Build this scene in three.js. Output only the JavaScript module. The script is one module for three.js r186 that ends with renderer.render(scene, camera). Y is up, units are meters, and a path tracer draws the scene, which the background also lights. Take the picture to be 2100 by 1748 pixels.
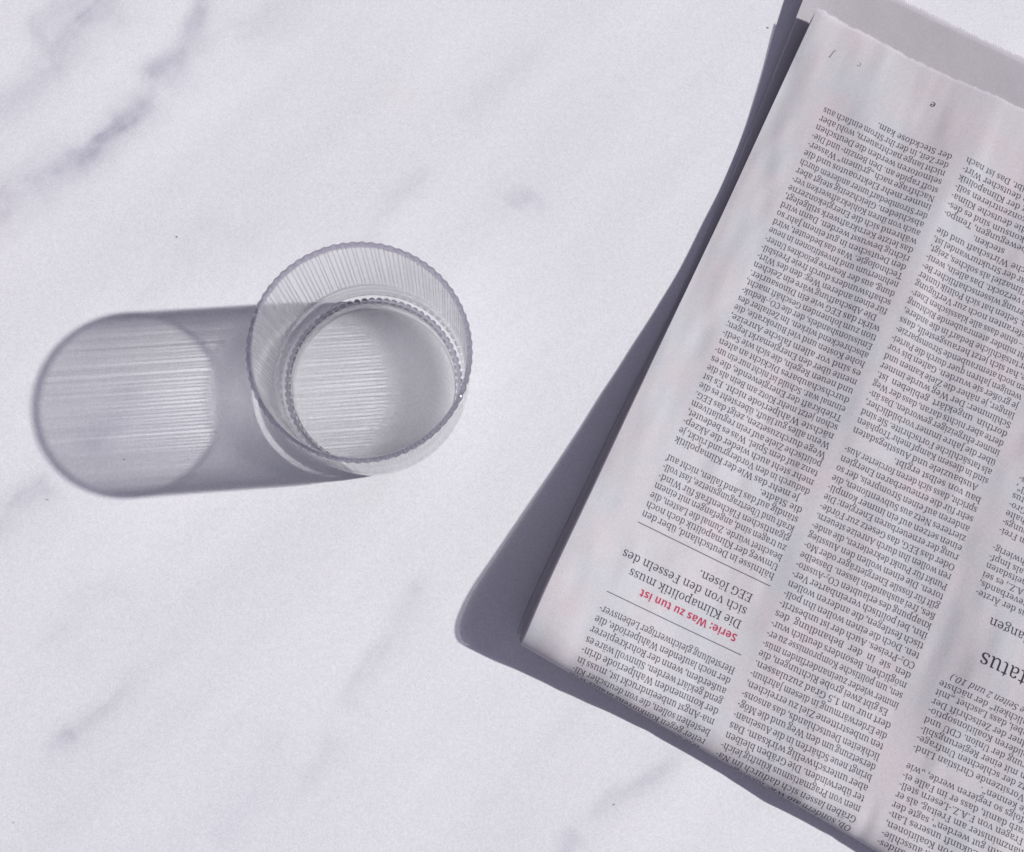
import * as THREE from 'three';
import { mergeGeometries } from 'three/addons/utils/BufferGeometryUtils.js';

// ---------------------------------------------------------------- camera, sky, sun, exposure
const scene = new THREE.Scene();
const MM = 0.001;
const FOCAL = 2110, CX = 1050, CY = 874, HEIGHT = 0.4397;          // photograph measured at 2100 x 1748
const nadir = new THREE.Vector3(920 - CX, 1145 - CY, FOCAL).normalize();
const ex = new THREE.Vector3(1, 0, 0).addScaledVector(nadir, -nadir.x).normalize();
const ez = new THREE.Vector3().crossVectors(nadir, ex);
const camera = new THREE.PerspectiveCamera(2 * Math.atan(CY / FOCAL) * 180 / Math.PI, 1024 / 852, 0.02, 20);
const toWorld = (x, y, z) => new THREE.Vector3(x * ex.x + y * ex.y + z * ex.z, -(x * nadir.x + y * nadir.y + z * nadir.z), x * ez.x + y * ez.y + z * ez.z);
camera.matrixAutoUpdate = true;
camera.quaternion.setFromRotationMatrix(new THREE.Matrix4().makeBasis(toWorld(1, 0, 0), toWorld(0, -1, 0), toWorld(0, 0, -1)));
camera.position.set(0, HEIGHT, 0);
camera.updateMatrixWorld();

const renderer = new THREE.WebGLRenderer();
renderer.toneMapping = THREE.LinearToneMapping;
renderer.toneMappingExposure = 1.0;
renderer.shadowMap.enabled = true;

{ // pale even daylight, a little brighter towards the horizon
  const W = 64, H = 32, a = new Float32Array(W * H * 4);
  for (let j = 0; j < H; j++) for (let i = 0; i < W; i++) {
    const el = ((j + 0.5) / H - 0.5) * Math.PI, s = Math.sin(el), k = (j * W + i) * 4;
    const t = s > 0 ? Math.pow(1 - s, 2) : 1;
    const up = [0.182, 0.177, 0.242], hor = [0.225, 0.219, 0.268], low = [0.15, 0.147, 0.165];
    for (let c = 0; c < 3; c++) a[k + c] = s > 0 ? up[c] + (hor[c] - up[c]) * t : low[c];
    a[k + 3] = 1;
  }
  const sky = new THREE.DataTexture(a, W, H, THREE.RGBAFormat, THREE.FloatType);
  sky.mapping = THREE.EquirectangularReflectionMapping;
  sky.magFilter = THREE.LinearFilter; sky.needsUpdate = true;
  scene.background = sky; scene.environment = sky;
}
const sun = new THREE.DirectionalLight(new THREE.Color().setRGB(1, 0.985, 0.955), 4.15);
sun.position.set(1.0483, 0.80, -0.0838);
sun.target.position.set(0, 0, 0);
sun.castShadow = true; sun.shadow.radius = 2.0; sun.shadow.mapSize.set(4096, 4096);
Object.assign(sun.shadow.camera, { left: -0.5, right: 0.5, top: 0.5, bottom: -0.5, near: 0.1, far: 3 });
scene.add(sun, sun.target);

// ---------------------------------------------------------------- helpers
let seed = 7;
const rnd = () => { seed = (seed * 1664525 + 1013904223) >>> 0; return seed / 4294967296; };
function hash(x, y) { let h = (x * 374761393 + y * 668265263) | 0; h = Math.imul(h ^ (h >>> 13), 1274126177); return ((h ^ (h >>> 16)) >>> 0) / 4294967296; }
function noise(x, y) {
  const xi = Math.floor(x), yi = Math.floor(y), fx = x - xi, fy = y - yi, u = fx * fx * (3 - 2 * fx), v = fy * fy * (3 - 2 * fy);
  return (hash(xi, yi) * (1 - u) + hash(xi + 1, yi) * u) * (1 - v) + (hash(xi, yi + 1) * (1 - u) + hash(xi + 1, yi + 1) * u) * v;
}
const fbm = (x, y, n = 4) => { let s = 0, a = 0.5, t = 0; for (let i = 0; i < n; i++) { s += a * noise(x, y); t += a; a *= 0.5; x = x * 2.03 + 17.1; y = y * 2.03 + 5.7; } return s / t; };
const lerp = (a, b, t) => a + (b - a) * t, clamp = (x, a, b) => Math.min(b, Math.max(a, x));
const smooth = (a, b, x) => { const t = clamp((x - a) / (b - a), 0, 1); return t * t * (3 - 2 * t); };
function part(name, geometry, material, parent) {
  const m = new THREE.Mesh(geometry, material); m.name = name; m.castShadow = m.receiveShadow = true; parent.add(m); return m;
}
const tosrgb = (l) => 255 * (l <= 0.0031308 ? 12.92 * l : 1.055 * Math.pow(l, 1 / 2.4) - 0.055);
// a point on the table or h metres above it, seen at a pixel of the photograph
function at(px, py, h = 0) {
  const r = new THREE.Vector3(px - CX, py - CY, FOCAL), t = (HEIGHT - h) / r.dot(nadir);
  r.multiplyScalar(t); return new THREE.Vector3(r.dot(ex), h, r.dot(ez));
}

// ---------------------------------------------------------------- marble table
{
  const N = 2048, SIZE = 0.68, x0 = -0.30, z0 = -0.40;               // texture patch in metres
  const veins = [   // [points in photo pixels, width in mm, strength]
    [[[-120, 520], [0, 400], [60, 372], [150, 312], [215, 268], [262, 222], [300, 178]], 9, 0.75],
    [[[100, 355], [190, 292], [255, 232], [298, 182]], 5, 0.55],
    [[[300, 178], [345, 120], [372, 86], [402, 50], [425, 0], [470, -80]], 6, 0.85],
    [[[345, 105], [372, 128], [386, 150], [372, 190]], 5, 0.35],
    [[[-60, 270], [0, 212], [58, 160], [105, 105], [150, 70], [215, 12], [260, -60]], 8, 0.6],
    [[[60, 100], [100, 45], [150, 0], [200, -50]], 7, 0.4],
    [[[470, 60], [560, 25], [640, -20]], 10, 0.3],
    [[[700, 560], [770, 450], [830, 370], [880, 320]], 7, 0.22],
    [[[1035, 425], [1060, 398], [1085, 380]], 7, 0.4],
    [[[1060, 400], [1120, 440]], 6, 0.15],
    [[[-40, 1110], [0, 1075], [50, 1030], [110, 985]], 6, 0.5],
    [[[90, 1560], [135, 1510], [172, 1495], [230, 1430], [310, 1365]], 5, 0.35],
    [[[128, 1512], [160, 1500], [178, 1488]], 4, 0.5],
    [[[690, 1460], [740, 1410], [800, 1340], [850, 1250], [880, 1170]], 7, 0.3],
    [[[590, 1610], [650, 1550], [700, 1510]], 5, 0.3],
    [[[1180, 1720], [1250, 1635], [1320, 1580], [1410, 1530]], 6, 0.45],
    [[[1120, 1790], [1150, 1740], [1175, 1715]], 5, 0.5],
    [[[930, 250], [960, 230], [1040, 140], [1100, 90]], 9, 0.16],
    [[[150, 760], [300, 600], [420, 480], [560, 420]], 12, 0.14],
    [[[60, 1330], [190, 1220], [280, 1180]], 10, 0.18],
    [[[400, 1740], [520, 1600], [560, 1480]], 9, 0.14],
    [[[150, 930], [230, 850], [290, 790]], 9, 0.35],
  ].map(([pts, w, k]) => [pts.map(([x, y]) => { const p = at(x, y); return [(p.x - x0) / SIZE * N, (p.z - z0) / SIZE * N]; }), w * MM / SIZE * N, k]);
  const dark = new Float32Array(N * N);
  for (const [pts, w, k] of veins) {
    const xs = pts.map((p) => p[0]), ys = pts.map((p) => p[1]), m = 5 * w;
    const ax = Math.max(0, Math.floor(Math.min(...xs) - m)), bx = Math.min(N - 1, Math.ceil(Math.max(...xs) + m));
    const ay = Math.max(0, Math.floor(Math.min(...ys) - m)), by = Math.min(N - 1, Math.ceil(Math.max(...ys) + m));
    for (let y = ay; y <= by; y++) for (let x = ax; x <= bx; x++) {
      const wx = x + (fbm(x / 70, y / 70, 3) - 0.5) * 44, wy = y + (fbm(x / 70 + 31, y / 70 + 9, 3) - 0.5) * 44;
      let best = 1e9, side = 0, along = 0;
      for (let s = 0; s + 1 < pts.length; s++) {
        const [x1, y1] = pts[s], [x2, y2] = pts[s + 1], dx = x2 - x1, dy = y2 - y1;
        const t = clamp(((wx - x1) * dx + (wy - y1) * dy) / (dx * dx + dy * dy), 0, 1), qx = wx - x1 - t * dx, qy = wy - y1 - t * dy, d = qx * qx + qy * qy;
        if (d < best) { best = d; side = dx * qy - dy * qx; along = (s + t) / (pts.length - 1); }
      }
      const d = Math.sqrt(best) / w * (side > 0 ? 0.8 : 1.25);
      if (d > 3.5) continue;
      const ends = smooth(0, 0.18, along) * smooth(1, 0.82, along) * 0.75 + 0.25;
      dark[y * N + x] += k * ends * (0.8 * Math.exp(-d * d) + 0.28 * Math.exp(-d * 1.2) + 0.5 * Math.exp(-Math.pow((d - 0.25) * 4.5, 2)) * smooth(0.4, 0.65, fbm(x / 60 + 5, y / 60, 3))) * (0.35 + 0.75 * fbm(x / 24, y / 24, 3));
    }
  }
  const data = new Uint8Array(N * N * 4);
  for (let y = 0; y < N; y++) for (let x = 0; x < N; x++) {
    const i = y * N + x;
    const cloud = fbm(x / 260 + y / 700, y / 230 - x / 900, 4) - 0.5, streak = fbm((x + y) / 85, (x - y) / 420, 4) - 0.5;
    let v = 0.735 + 0.035 * cloud + 0.075 * streak + (hash(x, y) - 0.5) * 0.13 + (noise(x / 2.3, y / 2.3) - 0.5) * 0.05;
    const k = clamp(dark[i], 0, 1.3);
    const warm = fbm(x / 150 + 91, y / 150 + 13, 3) - 0.5;
    const r = v * (1 - 0.33 * k + 0.02 * warm), g = v * 0.994 * (1 - 0.335 * k + 0.01 * warm), b = v * 1.045 * (1 - 0.275 * k - 0.02 * warm);
    data[i * 4] = tosrgb(clamp(r, 0, 1)); data[i * 4 + 1] = tosrgb(clamp(g, 0, 1)); data[i * 4 + 2] = tosrgb(clamp(b, 0, 1)); data[i * 4 + 3] = 255;
  }
  for (let s = 0; s < 30; s++) {                                        // tiny dark specks in the stone
    const x = 20 + Math.floor(rnd() * (N - 40)), y = 20 + Math.floor(rnd() * (N - 40)), f = 0.45 + 0.3 * rnd();
    for (let dy = 0; dy < 2; dy++) for (let dx = 0; dx < 3; dx++) if (rnd() > 0.3) for (let c = 0; c < 3; c++) data[((y + dy) * N + x + dx) * 4 + c] *= f;
  }
  const tex = new THREE.DataTexture(data, N, N); tex.colorSpace = THREE.SRGBColorSpace; tex.magFilter = THREE.LinearFilter;
  tex.wrapS = tex.wrapT = THREE.MirroredRepeatWrapping; tex.needsUpdate = true;
  const marble = new THREE.MeshPhysicalMaterial({ map: tex, roughness: 0.62, ior: 1.4 });
  const X0 = -0.42, X1 = 0.56, Z0 = -0.46, Z1 = 0.36, sh = new THREE.Shape(), r = 0.012;
  sh.moveTo(X0 + r, -Z0); sh.lineTo(X1 - r, -Z0); sh.quadraticCurveTo(X1, -Z0, X1, -Z0 - r); sh.lineTo(X1, -Z1 + r); sh.quadraticCurveTo(X1, -Z1, X1 - r, -Z1);
  sh.lineTo(X0 + r, -Z1); sh.quadraticCurveTo(X0, -Z1, X0, -Z1 + r); sh.lineTo(X0, -Z0 - r); sh.quadraticCurveTo(X0, -Z0, X0 + r, -Z0);
  const g = new THREE.ExtrudeGeometry(sh, { depth: 0.02, bevelEnabled: true, bevelThickness: 0.002, bevelSize: 0.002, bevelSegments: 2 });
  g.rotateX(-Math.PI / 2); g.computeBoundingBox(); g.translate(0, -g.boundingBox.max.y, 0);
  const p = g.attributes.position, uv = new Float32Array(p.count * 2);
  for (let i = 0; i < p.count; i++) { uv[2 * i] = (p.getX(i) - x0) / SIZE; uv[2 * i + 1] = (p.getZ(i) - z0) / SIZE; }
  g.setAttribute('uv', new THREE.BufferAttribute(uv, 2));
  const table = part('marble_table', g, marble, scene);
  table.userData = { kind: 'structure', label: 'white marble table top with soft grey diagonal veins', category: 'table' };
}

// ---------------------------------------------------------------- ribbed drinking glass
{
  const root = new THREE.Group(); root.name = 'drinking_glass';
  root.position.set(-31.98 * MM, 0, -72.83 * MM);
  root.userData = { label: 'clear ribbed glass tumbler standing on the marble beside the newspaper', category: 'glass' };
  scene.add(root);
  const solid = new THREE.MeshPhysicalMaterial({ color: 0xffffff, roughness: 0.045, transmission: 1, thickness: 0.003, ior: 1.5 });
  const ribGlass = solid.clone(); ribGlass.transparent = true; ribGlass.opacity = 0.17;
  const beadGlass = solid.clone(); beadGlass.attenuationColor = new THREE.Color().setRGB(0.6, 0.59, 0.65); beadGlass.attenuationDistance = 0.0022;
  const fluteGlass = solid.clone(); fluteGlass.transparent = true; fluteGlass.opacity = 0.78;
  const footGlass = solid.clone(); footGlass.transparent = true; footGlass.opacity = 0.72;
  
  const thick = solid.clone(); thick.attenuationColor = new THREE.Color().setRGB(0.60, 0.585, 0.655); thick.attenuationDistance = 0.0017; thick.transparent = true; thick.opacity = 0.42;
  const sheet = new THREE.MeshPhysicalMaterial({ color: 0xffffff, roughness: 0.04, transmission: 1, thickness: 0, ior: 1.5, side: THREE.DoubleSide });
  const mm = (pts) => pts.map(([x, y]) => new THREE.Vector2(x * MM, y * MM));
  const H = 80, RIBS = 72, SPLIT = 27;
  // smooth lower wall, drawn in towards the foot
  part('lower_wall', new THREE.LatheGeometry(mm([[35.6, 0.8], [36.2, 1.6], [37.4, 4], [38.5, 8], [39.1, 14], [39.3, 20], [39.3, SPLIT - 2.8]]), 180), sheet, root);
  // thickened band of glass above the foot, and the foot itself
  const ring = (r0, r1, y0, y1, b) => new THREE.LatheGeometry(mm([[r0, y0 + b], [r0 + b, y0], [r1 - b, y0], [r1, y0 + b], [r1, y1 - b], [r1 - b, y1], [r0 + b, y1], [r0, y1 - b], [r0, y0 + b]]), 180);
  const bandEdges = [11, 17, 19, 21, 22.7, 24.3, 25.6], share = [1, 0.9, 0.78, 0.65, 0.52, 0.4];      // the glass thins out towards the ribs
  share.forEach((o, i) => {
    const g = solid.clone(); g.transparent = o < 1; g.opacity = o;
    const faces = [new THREE.LatheGeometry(mm([[38.75, bandEdges[i]], [38.75, bandEdges[i + 1]]]), 180), new THREE.LatheGeometry(mm([[37.9, bandEdges[i + 1]], [37.9, bandEdges[i]]]), 180)];
    if (!i) faces.push(new THREE.LatheGeometry(mm([[37.9, 11], [38.75, 11]]), 180));
    part('thick_band', mergeGeometries(faces), g, root);
  });
  part('foot', ring(34.3, 35.3, 0.3, 11.5, 0.3), footGlass, root);
  // thin upper wall with vertical ribs
  part('upper_wall', new THREE.LatheGeometry(mm([[38.72, SPLIT - 1.5], [38.7, H - 2.8]]), 180), sheet, root);
  const L = H - SPLIT - 0.5, prof = [[0.02, 0], [0.85, 0.006], [1, 0.02], [1, 0.97], [0.7, 0.99], [0.02, 1]];
  const rg = new THREE.LatheGeometry(prof.map(([x, y]) => new THREE.Vector2(x, y * L * MM)), 16); rg.scale(1.62 * MM, 1, 0.55 * MM);
  for (let k = 0; k < RIBS; k++) {
    const a = (k + (rnd() - 0.5) * 0.09 + 0.5) / RIBS * 2 * Math.PI;
    const m = part('rib', rg, ribGlass, root);
    m.position.set(Math.sin(a) * 39.4 * MM, (SPLIT - 2.6) * MM, Math.cos(a) * 39.4 * MM); m.rotation.y = a;
  }
  const fg = new THREE.CylinderGeometry(0.2 * MM, 0.26 * MM, (H - SPLIT - 1) * MM, 8); fg.translate(0, (H - SPLIT - 1) / 2 * MM, 0);
  for (let k = 0; k < 2 * RIBS; k++) {
    const a = ((k >> 1) + (k & 1 ? 0.27 : -0.27) + (rnd() - 0.5) * 0.2 + 0.5) / RIBS * 2 * Math.PI;
    part('flute', fg, fluteGlass, root).position.set(Math.sin(a) * 38.3 * MM, (SPLIT - 1.6) * MM, Math.cos(a) * 38.3 * MM);
  }
  // rounded rim, wavy where the ribs run out
  const rimG = new THREE.LatheGeometry(mm([[38.0, H - 2.2], [38.8, H - 2.5], [39.6, H - 2.2], [39.95, H - 1.3], [39.7, H - 0.4], [39, H], [38.3, H - 0.4], [37.9, H - 1.3], [38.0, H - 2.2]]), RIBS * 6);
  const rp = rimG.attributes.position;
  for (let i = 0; i < rp.count; i++) {
    const x = rp.getX(i), z = rp.getZ(i), r = Math.hypot(x, z), a = Math.atan2(x, z), q = 1 + 0.22 * MM / r * Math.cos(a * RIBS) * smooth(38.6 * MM, 39.9 * MM, r);
    rp.setX(i, x * q); rp.setZ(i, z * q);
  }
  rimG.computeVertexNormals();
  part('rim', rimG, thick, root);
  const floor = new THREE.CircleGeometry(34.1 * MM, 96); floor.rotateX(-Math.PI / 2);
  part('floor', floor, sheet, root).position.y = 3.4 * MM;
  const bead = new THREE.SphereGeometry(1, 12, 8);
  for (let k = 0; k < RIBS; k++) {
    const a = (k + 0.5) / RIBS * 2 * Math.PI;
    const m = part('bead', bead, beadGlass, root);
    m.scale.set(1.62 * MM, 1.6 * MM, 1.5 * MM); m.position.set(Math.sin(a) * 36 * MM, 8.6 * MM, Math.cos(a) * 36 * MM); m.rotation.y = a;
    const n = part('bead', bead, ribGlass, root);
    n.scale.set(1.4 * MM, 1.3 * MM, 0.9 * MM); n.position.set(Math.sin(a) * 37.4 * MM, (SPLIT - 0.2) * MM, Math.cos(a) * 37.4 * MM); n.rotation.y = a;
  }
}

// ---------------------------------------------------------------- folded newspaper
{
  // page frame: u along the printed lines, v across them; origin at the start of the first line under the lower rule
  const TH = 24.9 * Math.PI / 180, OX = 137.55, OZ = 6.7;
  const eu = [Math.cos(TH), Math.sin(TH)], ev = [Math.sin(TH), -Math.cos(TH)];
  const U0 = -90, U1 = 160, V0 = -112, V1 = 246, TW = 2048, THt = 2048, sx = TW / (U1 - U0), sy = THt / (V1 - V0);
  const lineV = (n) => n >= 1 ? (n - 1) * 4.39 : (n - 1) * 3.97;

  // ---- print
  const canvas = document.createElement('canvas'); canvas.width = TW; canvas.height = THt;
  const ctx = canvas.getContext('2d');
  ctx.fillStyle = '#e8e5e9'; ctx.fillRect(0, 0, TW, THt);
  const id = ctx.getImageData(0, 0, TW, THt), D = id.data;
  for (let y = 0; y < THt; y++) for (let x = 0; x < TW; x++) {
    const fib = (hash(x, y) - 0.5) * 15 + (noise(x / 3, y / 2.2) - 0.5) * 13, tone = (fbm(x / 190, y / 140, 3) - 0.5) * 11, tint = (fbm(x / 120 + 40, y / 90 + 7, 3) - 0.5) * 16, i = (y * TW + x) * 4;
    D[i] += fib + tone + tint * 0.7; D[i + 1] += fib + tone - tint * 0.2; D[i + 2] += fib + tone - tint * 0.3;
  }
  ctx.putImageData(id, 0, 0);
  ctx.save(); ctx.scale(sx, sy);                                   // canvas now in millimetres, x in reading direction
  const X = (u) => U1 - u, Y = (v) => v - V0;
  ctx.textBaseline = 'alphabetic';
  const INK = 'rgba(60,56,68,0.9)';
  const setFont = (size, style = '') => { ctx.font = `${style} ${size * 10}px serif`; };
  function glyphs(text, size, style) {                              // CO2 with a small lowered figure
    text.split('₂').forEach((t, i) => {
      if (i) { setFont(size * 0.62, style); ctx.fillText('2', 0, size * 1.1); ctx.translate(ctx.measureText('2').width, 0); }
      setFont(size, style); ctx.fillText(t, 0, 0); ctx.translate(ctx.measureText(t).width, 0);
    });
  }
  function put(text, x, y, size, style) {                           // glyphs drawn ten times larger, then scaled, for smooth metrics
    ctx.save(); ctx.translate(x, y); ctx.scale(0.1, 0.1); glyphs(text, size, style); ctx.restore();
  }
  const widthOf = (text, size, style) => text.split('₂').reduce((w, t, i) => { if (i) { setFont(size * 0.62, style); w += ctx.measureText('2').width / 10; } setFont(size, style); return w + ctx.measureText(t).width / 10; }, 0);
  function row(text, uStart, width, v, { size = 4.05, justify = true, right = false, style = '', color = INK } = {}) {
    ctx.fillStyle = color;
    const indent = text.startsWith('>') ? 3.2 : 0; if (indent) text = text.slice(1);
    const words = text.split(' '), natural = widthOf(text, size, style), x0 = X(uStart) + indent, room = width - indent;
    const y = Y(v);
    if (right) { put(text, X(uStart) + width - natural, y, size, style); return; }
    if (!justify) { put(text, x0, y, size, style); return; }
    const bare = words.reduce((s, w) => s + widthOf(w, size, style), 0);
    const squeeze = Math.min(1, room / (bare + (words.length - 1) * size * 0.17));
    const gap = words.length > 1 ? (room - bare * squeeze) / (words.length - 1) : 0;
    let x = x0;
    for (const w of words) {
      ctx.save(); ctx.translate(x, y); ctx.scale(0.1 * squeeze, 0.1); glyphs(w, size, style); ctx.restore();
      x += widthOf(w, size, style) * squeeze + gap;
    }
  }
  const last = (s) => /[.“]$/.test(s) && s.length < 28;
  const colA = ['hältnisse in Deutschland, über den', 'Umweg der Klimapolitik doch noch', 'beachtet würde. Zumal die Lasten, die', 'zu tragen sind, angefangen mit einem', 'gigantischen Flächenfraß für Wind-', 'kraft und Übertragungsnetze, fast voll-', 'ständig auf das Land fallen, nicht auf', 'die Städte.', '>Je mehr das Wie der Klimapolitik', 'dadurch in den Vordergrund rückt, je', 'mehr steht auch wieder die Akzep-', 'tanz auf dem Spiel. Was es bedeutet,', 'politische Ziele auf rein regulativem', 'Wege durchzusetzen, zeigt das EEG.', 'Wenn alles gut läuft, übersteht es die', 'nächste Wahlperiode nicht. Es ist', 'schon jetzt mehr Klotz am Bein als die', 'Triebkraft der Energiewende, die es', 'einmal war. Schuld ist nicht nur ein un-', 'durchschaubares Dickicht an alten', 'und neuen Regeln, die sich wie Sedi-', 'mente über den Energiemarkt legen;', 'es sind vor allem falsche Anreize,', 'hohe Kosten und viel Bürokratie, die', 'abschreckend wirken. Im Zeitalter des', 'Emissionshandels, der die CO₂-Reduk-', 'tion zum lohnenden Geschäft macht,', 'wirkt das EEG wie ein Dinosaurier.', '>Die Abschaffung wäre ein Zeichen', 'für einen anderen Weg: den des Wirt-', 'schaftswunders durch freie Preisbil-', 'dung, aus der Reserve gelocktes Unter-', 'nehmertum und Investitionen in neue', 'Technologie. Was das bedeutet, wird', 'den Deutschen in gut einem Jahr so', 'richtig bewusst werden. Dann wird', 'das letzte Kernkraftwerk stillgelegt,', 'während sich die Energiekonzerne', 'auch von ihren Kohlekraftwerken ver-', 'abschieden. Gleichzeitig steigt aber', 'der Strombedarf unter anderem durch', 'immer mehr Elektroautos und die', 'Nachfrage nach „grünem“ Wasser-', 'stoff rapide an. Den Benzin- und Die-', 'selmotoren werden die Deutschen', 'nicht lange nachtrauern, wohl aber', 'der Zeit, in der ihr Strom einfach aus', 'der Steckdose kam.'];
  const colA0 = ['Wie deutsche Industrie', 'reiter gegen Konkurrenz in aller Welt', 'bestehen sollen, die von deutscher Kli-', 'ma-Angst unbeeindruckt ist, muss in', 'der kommenden Wahlperiode drin-', 'gend geklärt werden. Sinnvoll wäre es', 'außerdem, wenn der Rohrkrepierer', 'der noch laufenden Wahlperiode, die', 'Herstellung gleichwertiger Lebensver-'];
  const colB = ['Ob, sondern am Wie. Ideologische', 'Gräben lassen sich dadurch im Na-', 'men von Pragmatismus künftig leich-', 'ter überwinden. Die Gräben bleiben', 'aber unterschwellig wirksam. Das', 'bringt neue Schärfen in die Auseinan-', 'dersetzung um den Weg und die Mög-', 'lichkeiten Deutschlands, das ansons-', 'ten unbestrittene Ziel zu erreichen,', 'die Erderwärmung in diesem Jahrhun-', 'dert nur um 1,5 Grad zuzulassen.', '>Es gibt zwei grobe Richtungen, die', 'immer wieder zueinanderfinden müs-', 'sen, um politische Kompromisse zu er-', 'möglichen. Besonders deutlich wur-', 'den sie in der Behandlung des', 'CO₂-Preises. Auch der ist unbestrit-', 'ten. Doch die einen wollen ihn poli-', 'tisch festlegen, die anderen wollen', 'ihn, bei politisch vereinbarter Ver-', 'knappung des erlaubten CO₂-Aussto-', 'ßes, frei aushandeln lassen. Dasselbe', 'gilt für fossile Energieträger oder Mo-', 'toren. Die einen wollen den Ausstieg', 'Punkt für Punkt dekretieren, die ande-', 'ren wollen ihn durch Anreize steuern.', 'Oder das EEG, das Gesetz zur Förde-', 'rung der erneuerbaren Energien: Die', 'einen setzen auf ein immer kompli-', 'zierteres Netz aus Subventionen, die', 'anderen auf einen Strompreis, der so', 'sehr für die erneuerbaren Energien', 'spricht, dass sich deren forcierter Aus-', 'bau von selbst ergibt.', '>Ausbauziele und Ausstiegsdaten', 'sind in diesem Kampf mehr Trophäen', 'als tatsächliche Fortschritte. Sie sind', 'über die Jahre immer vorbildlicher,', 'immer ehrgeiziger geworden. Das än-', 'derte aber nichts daran, dass der Weg', 'dorthin ungeklärt geblieben ist.', 'Schlimmer: Der Weg wurde immer', 'länger, je näher die Ziele kamen und', 'je größer sie wurden. Galten bis vor', 'wenigen Jahren quer durch die Partei-', 'en noch atemraubende Stromsparzie-', 'le, hat sich jetzt herausgestellt, dass', 'der tatsächliche Bedarf in die andere,', 'nicht minder atemraubende Richtung', 'geht – ohne dass alle klassischen Ener-', 'gielieferanten noch zur Verfügung', 'stehen. Selten hat sich Politik (unter', 'Begeisterung wissenschaftlicher Be-', 'rater) so verzockt. Das allein, weni-', 'ger das Klimaziel als solches, zeigt,', 'wie planbar der Strukturwandel ist,'];
  const colBend = ['deutsche Wirtschaft und die', 'stecken.                ', 'ndbewegungen, Tempo-', 'chkonsum sind es des-', 'h die deutsche Klima-', 'ik konzentrieren soll-', 'g der Klimapolitik', 'age deutscher Wirt-', 'ibt. Das ist nach'];
  colA.forEach((s, i) => row(s, 0, 63.3, lineV(i + 1), { justify: !last(s) }));
  colA0.forEach((s, i) => row(s, 0, 63.3, -42.9 + (i - 8) * 4.5, { justify: i > 0 }));
  const lineB = (n) => -4.4 + (n - 1) * 4.523, lineC = (n) => n < 5 ? -6.6 + (n + 1) * 4.13 : 30.8 + (n - 8.2) * 4.11;
  colB.forEach((s, i) => row(s, 69.5, 63.3, lineB(i - 16), { justify: !last(s) }));
  colBend.forEach((s, i) => row(s, 69.5, 63.3, lineB(i + 40), { right: true }));
  // rules and heading
  ctx.fillStyle = INK; ctx.fillRect(X(0), Y(-37), 63.3, 0.26); ctx.fillRect(X(0), Y(-5.6), 63.3, 0.28);
  ctx.fillStyle = '#cc5470'; ctx.save(); ctx.translate(X(-4.5), Y(-29.9)); ctx.scale(0.1, 0.1); ctx.font = 'bold 48px sans-serif';
  ctx.scale(45.8 / (ctx.measureText('Serie: Was zu tun ist').width / 10), 1); ctx.fillText('Serie: Was zu tun ist', 0, 0); ctx.restore();
  [['Die Klimapolitik muss', -23.9], ['sich von den Fesseln des', -17.9], ['EEG lösen.', -11.9]].forEach(([s, v], i) => row(s, -5, 54, v, { size: 5.05, justify: false }));
  // third column: only its line ends are in the photograph
  const colC = [['der Bundes-', -19], ['klich ausschlie-', -18], ['icht von Koalitionen,', -17], ['n der Zukunft unseres Lan-', -16], ['s die kann gut werden“, sagte der', -15], ['undesfinanzminister am Freitag, als er', -14], ['den Fragen von F.A.Z.-Lesern stell-', -13], ['cholz warb damit, dass er im Falle ei-', -12], ['Wahlerfolgs so regieren werde, „wie', -11], ['alle kennen“.', -10, 1], ['FDP-Vorsitzende Christian Lind-', -9], ['net trotz der schlechten Umfrage-', -8], ['iterhin mit einer Regierungsbil-', -7], ['r Führung der Union. CDU und', -6], ['die „solideren Koalitionsoptio-', -5], ['Lindner der Zeitschrift Der', -4], ['eibe dabei, dass Laschet „mit', -3], ['cheinlichkeit“ der nächste', -2],
    ['aus der Ärzte-', 8.2], ['ärzteverbands,', 9.2], ['F.A.Z., es sei', 10.2], ['dheitsdaten', 11.2], ['d als Impf-', 12.2], ['chwierig-', 13.2], ['m Frei-', 15.2], ['bungs-', 16.2], ['halte', 17.2], ['Gro-', 18.2], ['tus', 19.2], ['ll“,', 20.2], ['s-', 21.2], ['.', 22.2]];
  for (const [s, n, short] of colC) row(s, 81 + 63.3, short ? 63.3 - 32 : 63.3, lineC(n), { right: true, size: 3.85 });
  row('(Siehe Seiten 2 und 10.)', 81 + 63.3, 63.3 - 3.5, lineC(-1), { right: true, style: 'italic', size: 3.85 });
  row('status', 81 + 63.3, 63.3 - 11, 7.4, { right: true, size: 9 });
  row('erlangen', 81 + 63.3, 63.3 - 9.5, 22.2, { right: true, size: 5.4 });
  // faint stray marks near the bottom margin
  ctx.globalAlpha = 0.6; row('J', -69.5, 4, 226.5, { size: 4.6, justify: false, style: 'italic' }); row('c', -55.5, 4, 227.5, { size: 3.6, justify: false, style: 'italic' }); ctx.globalAlpha = 0.85; row('e', -15.6, 4, 226.6, { size: 4.4, justify: false, style: 'bold italic' }); ctx.globalAlpha = 1;
  ctx.restore();
  const print = new THREE.CanvasTexture(canvas); print.colorSpace = THREE.SRGBColorSpace; print.magFilter = THREE.LinearFilter;
  const thinPaper = { roughness: 0.36, transmission: 0.36, thickness: 0, ior: 1.1, specularIntensity: 0.1, side: THREE.DoubleSide };
  const printed = new THREE.MeshPhysicalMaterial({ map: print, ...thinPaper });
  // blank newsprint
  const BN = 512, bd = new Uint8Array(BN * BN * 4);
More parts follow.
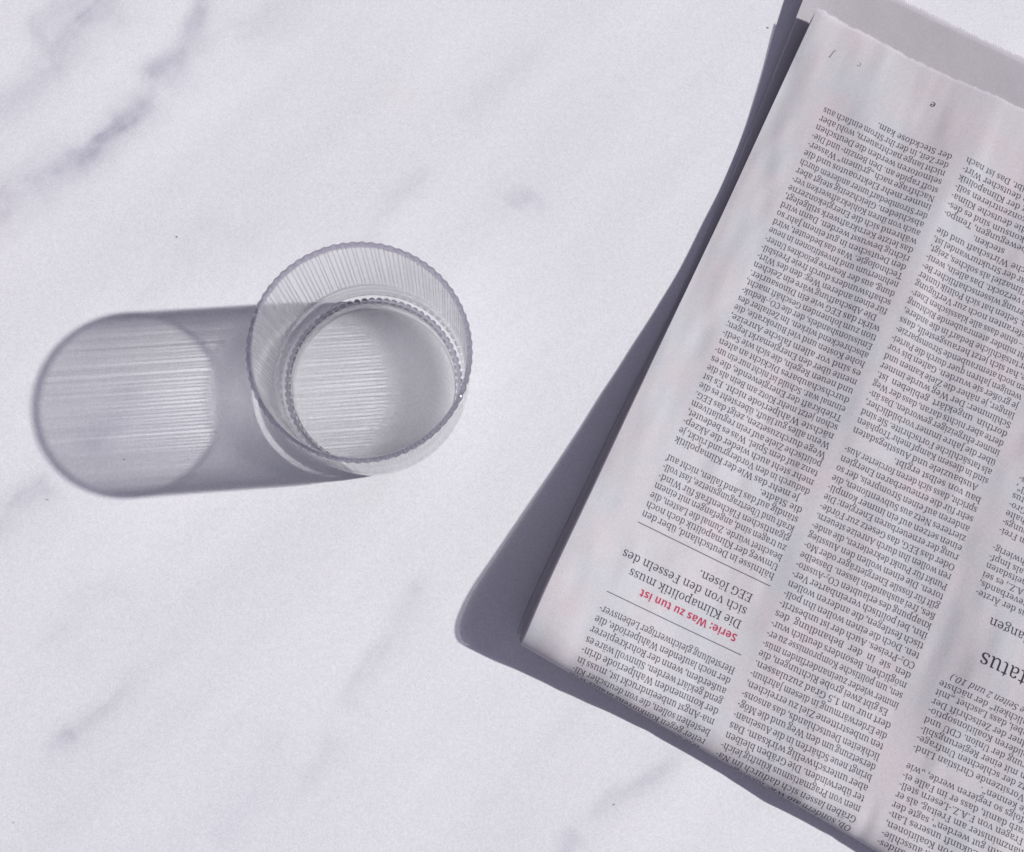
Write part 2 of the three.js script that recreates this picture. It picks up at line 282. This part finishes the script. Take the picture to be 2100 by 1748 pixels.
  for (let i = 0; i < BN * BN; i++) { const x = i % BN, y = (i / BN) | 0, f = (hash(x, y) - 0.5) * 9 + (noise(x / 3, y / 3) - 0.5) * 9 + (fbm(x / 60, y / 60, 3) - 0.5) * 8; bd[i * 4] = 216 + f; bd[i * 4 + 1] = 212 + f; bd[i * 4 + 2] = 217 + f; bd[i * 4 + 3] = 255; }
  const blankTex = new THREE.DataTexture(bd, BN, BN); blankTex.colorSpace = THREE.SRGBColorSpace; blankTex.wrapS = blankTex.wrapT = THREE.MirroredRepeatWrapping; blankTex.magFilter = THREE.LinearFilter; blankTex.needsUpdate = true;
  const blank = new THREE.MeshPhysicalMaterial({ map: blankTex, ...thinPaper });

  // ---- shape of the folded stack, in millimetres
  const table = (t, v) => { if (v <= t[0][0]) return t[0][1]; for (let i = 1; i < t.length; i++) if (v <= t[i][0]) {
    const [x1, y1] = t[i - 1], [x2, y2] = t[i], p = t[Math.max(0, i - 2)], q = t[Math.min(t.length - 1, i + 1)], h = x2 - x1, k = (v - x1) / h;
    const m1 = (y2 - p[1]) / (x2 - p[0]) * h, m2 = (q[1] - y1) / (q[0] - x1) * h;
    return (2 * k ** 3 - 3 * k * k + 1) * y1 + (k ** 3 - 2 * k * k + k) * m1 + (3 * k * k - 2 * k ** 3) * y2 + (k ** 3 - k * k) * m2; } return t[t.length - 1][1]; };
  const zLeft = (v) => table([[-75, 23], [-48, 24], [-25, 21], [4, 17], [37, 13], [61, 10], [110, 5.4], [153, 4.3], [180, 5.2], [210, 8.6], [241, 12]], v);
  const uLeft = (v) => table([[-71, -86.3], [-48, -87], [4, -85.6], [61, -84.2], [110, -82.9], [153, -82.2], [241, -82.2]], v);
  const zBase = (v) => table([[-85, 12], [-40, 9], [20, 7], [120, 6.2], [241, 6.5]], v);
  const zTop = (u, v) => {
    const d = Math.max(0, u + 86), w = Math.exp(-Math.pow(d / 46, 1.5));
    let z = lerp(zBase(v), zLeft(v), w);
    z += 1.7 * smooth(30, 90, v) * Math.exp(-Math.pow((u - 6) / 17, 2));
    z -= 1.5 * smooth(20, -40, v) * Math.exp(-Math.pow((u - 68) / 17, 2));
    z -= 0.7 * Math.exp(-Math.pow((u - 74) / 3, 2) - Math.pow((v + 76) / 7, 2));
    z += 0.032 * Math.max(0, u + 25) * smooth(-60, 20, v);
    z += 0.9 * (fbm(u / 24 + 3, v / 70 + 8, 3) - 0.5) * 4 + 0.4 * Math.sin(u / 13 + v / 60);
    return Math.max(z, 3);
  };
  const foldV = (u) => -71 - 0.0895 * (u + 86.3);
  const world = (u, v, z) => [(OX + u * eu[0] + v * ev[0]) * MM, z * MM, (OZ + u * eu[1] + v * ev[1]) * MM];
  function sheetGeometry({ us, inset = 0, drop = () => 0, lift = 0, edge = 0, vTop = 241, vBottom = 268, teeth = 0, only = '', rowsTop = 110, rowsFold = 26, rowsBottom = 44 }) {
    const pos = [], uv = [], idx = [], rows = rowsTop + rowsFold + rowsBottom;
    for (let i = 0; i < us.length; i++) {
      const t = us[i] + 86.3, tooth = teeth * ((i % 2) - 0.5) + (teeth ? (noise(i * 0.31, 3) - 0.5) * 0.8 : 0);
      const uAt = (v) => us[i] + (uLeft(v) + 86.3) * Math.exp(-t / 60) - edge * smooth(110, 20, v) * Math.exp(-t / 25);
      const a = lerp(10, 15, Math.exp(-t / 40)), vF = foldV(us[i]) + inset, vr = vF + a;
      const zt0 = (v) => { const z = zTop(us[i], v); return z - drop(us[i], v, z); };
      const zr = zt0(vr), zb0 = 0.7 + lift, zm = lerp(0.5, 0.66, Math.exp(-t / 50)) * zr;
      const vEnd = vTop + tooth;
      for (let j = 0; j < rowsTop; j++) { const v = lerp(vEnd, vr, j / rowsTop); pos.push(...world(uAt(v), v, zt0(v))); uv.push(us[i], v); }
      let pv = vr, pz = zr, arc = 0;
      for (let j = 0; j <= rowsFold; j++) {
        const q = j / rowsFold * Math.PI, v = vr - a * Math.sin(q), z = q < Math.PI / 2 ? zm + (zr - zm) * Math.cos(q) : zm + (zm - zb0) * Math.cos(q);
        arc += Math.hypot(v - pv, z - pz); pv = v; pz = z;
        pos.push(...world(uAt(v), v, z)); uv.push(us[i], vr - arc);
      }
      for (let j = 1; j < rowsBottom; j++) {
        const v = lerp(vr, vBottom + tooth, j / (rowsBottom - 1)), off = -7 * Math.pow(clamp((v + 71) / 317, 0, 1.2), 2.5);
        const z = zb0 + 4.6 * Math.exp(-t / 28) * smooth(175, 258, v) + 3 * smooth(232, 272, v) * smooth(0, 40, t);
        pos.push(...world(uAt(v) + off, v, z)); uv.push(us[i], vr - arc - (v - vr));
      }
    }
    const R = rows, j0 = only === 'bottom' ? rowsTop + rowsFold : 0, j1 = only === 'top' ? rowsTop + rowsFold + 1 : R; // vertices per column
    for (let i = 0; i + 1 < us.length; i++) for (let j = j0; j + 1 < j1; j++) { const a = i * R + j, b = a + R; idx.push(a, a + 1, b, b, a + 1, b + 1); }
    const g = new THREE.BufferGeometry();
    g.setAttribute('position', new THREE.Float32BufferAttribute(pos, 3)); g.userData.page = uv; g.setIndex(idx); g.computeVertexNormals();
    return g;
  }
  const range = (a, b, step) => { const r = []; for (let u = a; u < b; u += step) r.push(u); r.push(b); return r; };
  const paper = new THREE.Group(); paper.name = 'newspaper';
  paper.position.set(...world(0, 80, 0)); 
  paper.userData = { label: 'folded newspaper with German columns and a red serial heading lying on the marble', category: 'newspaper' };
  scene.add(paper);
  const place = (m) => { m.position.set(-paper.position.x, 0, -paper.position.z); return m; };
  const withUV = (g, f) => { const p = g.userData.page, o = new Float32Array(p.length); for (let i = 0; i < p.length; i += 2) { const [a, b] = f(p[i], p[i + 1]); o[i] = a; o[i + 1] = b; } g.setAttribute('uv', new THREE.BufferAttribute(o, 2)); delete g.userData.page; return g; };
  place(part('lower_half', withUV(sheetGeometry({ us: range(-86.3, 158, 0.62), teeth: 0.9, only: 'bottom' }), (u, v) => [u / 90, v / 90]), blank, paper));
  const main = withUV(sheetGeometry({ us: range(-86.3, 158, 0.62), teeth: 0.9, only: 'top' }), (u, v) => [(U1 - u) / (U1 - U0), clamp(1 - (v - V0) / (V1 - V0), 0.002, 0.998)]);
  place(part('front_page', main, printed, paper));
  for (let k = 1; k <= 6; k++) {
    const g = withUV(sheetGeometry({ us: range(-86.3, 158, 4), inset: 0.4 * k, lift: 0.2 * k, edge: [0, 0.25, 0.6, 0.3, 0.8, 0.5, 2.4][k], vTop: 240.7 - k * 0.35, vBottom: 267.3 - k * 0.4, rowsTop: 60, rowsFold: 16, rowsBottom: 20,
      drop: (u, v, z) => 0.2 * k + (k === 6 ? 0.52 : 0.085 * k) * Math.max(0, z - 4) * Math.exp(-Math.max(0, u + 86) / 50) }), (u, v) => [u / 90, v / 90]);
    place(part('inner_sheet', g, blank, paper));
  }
}

renderer.render(scene, camera);
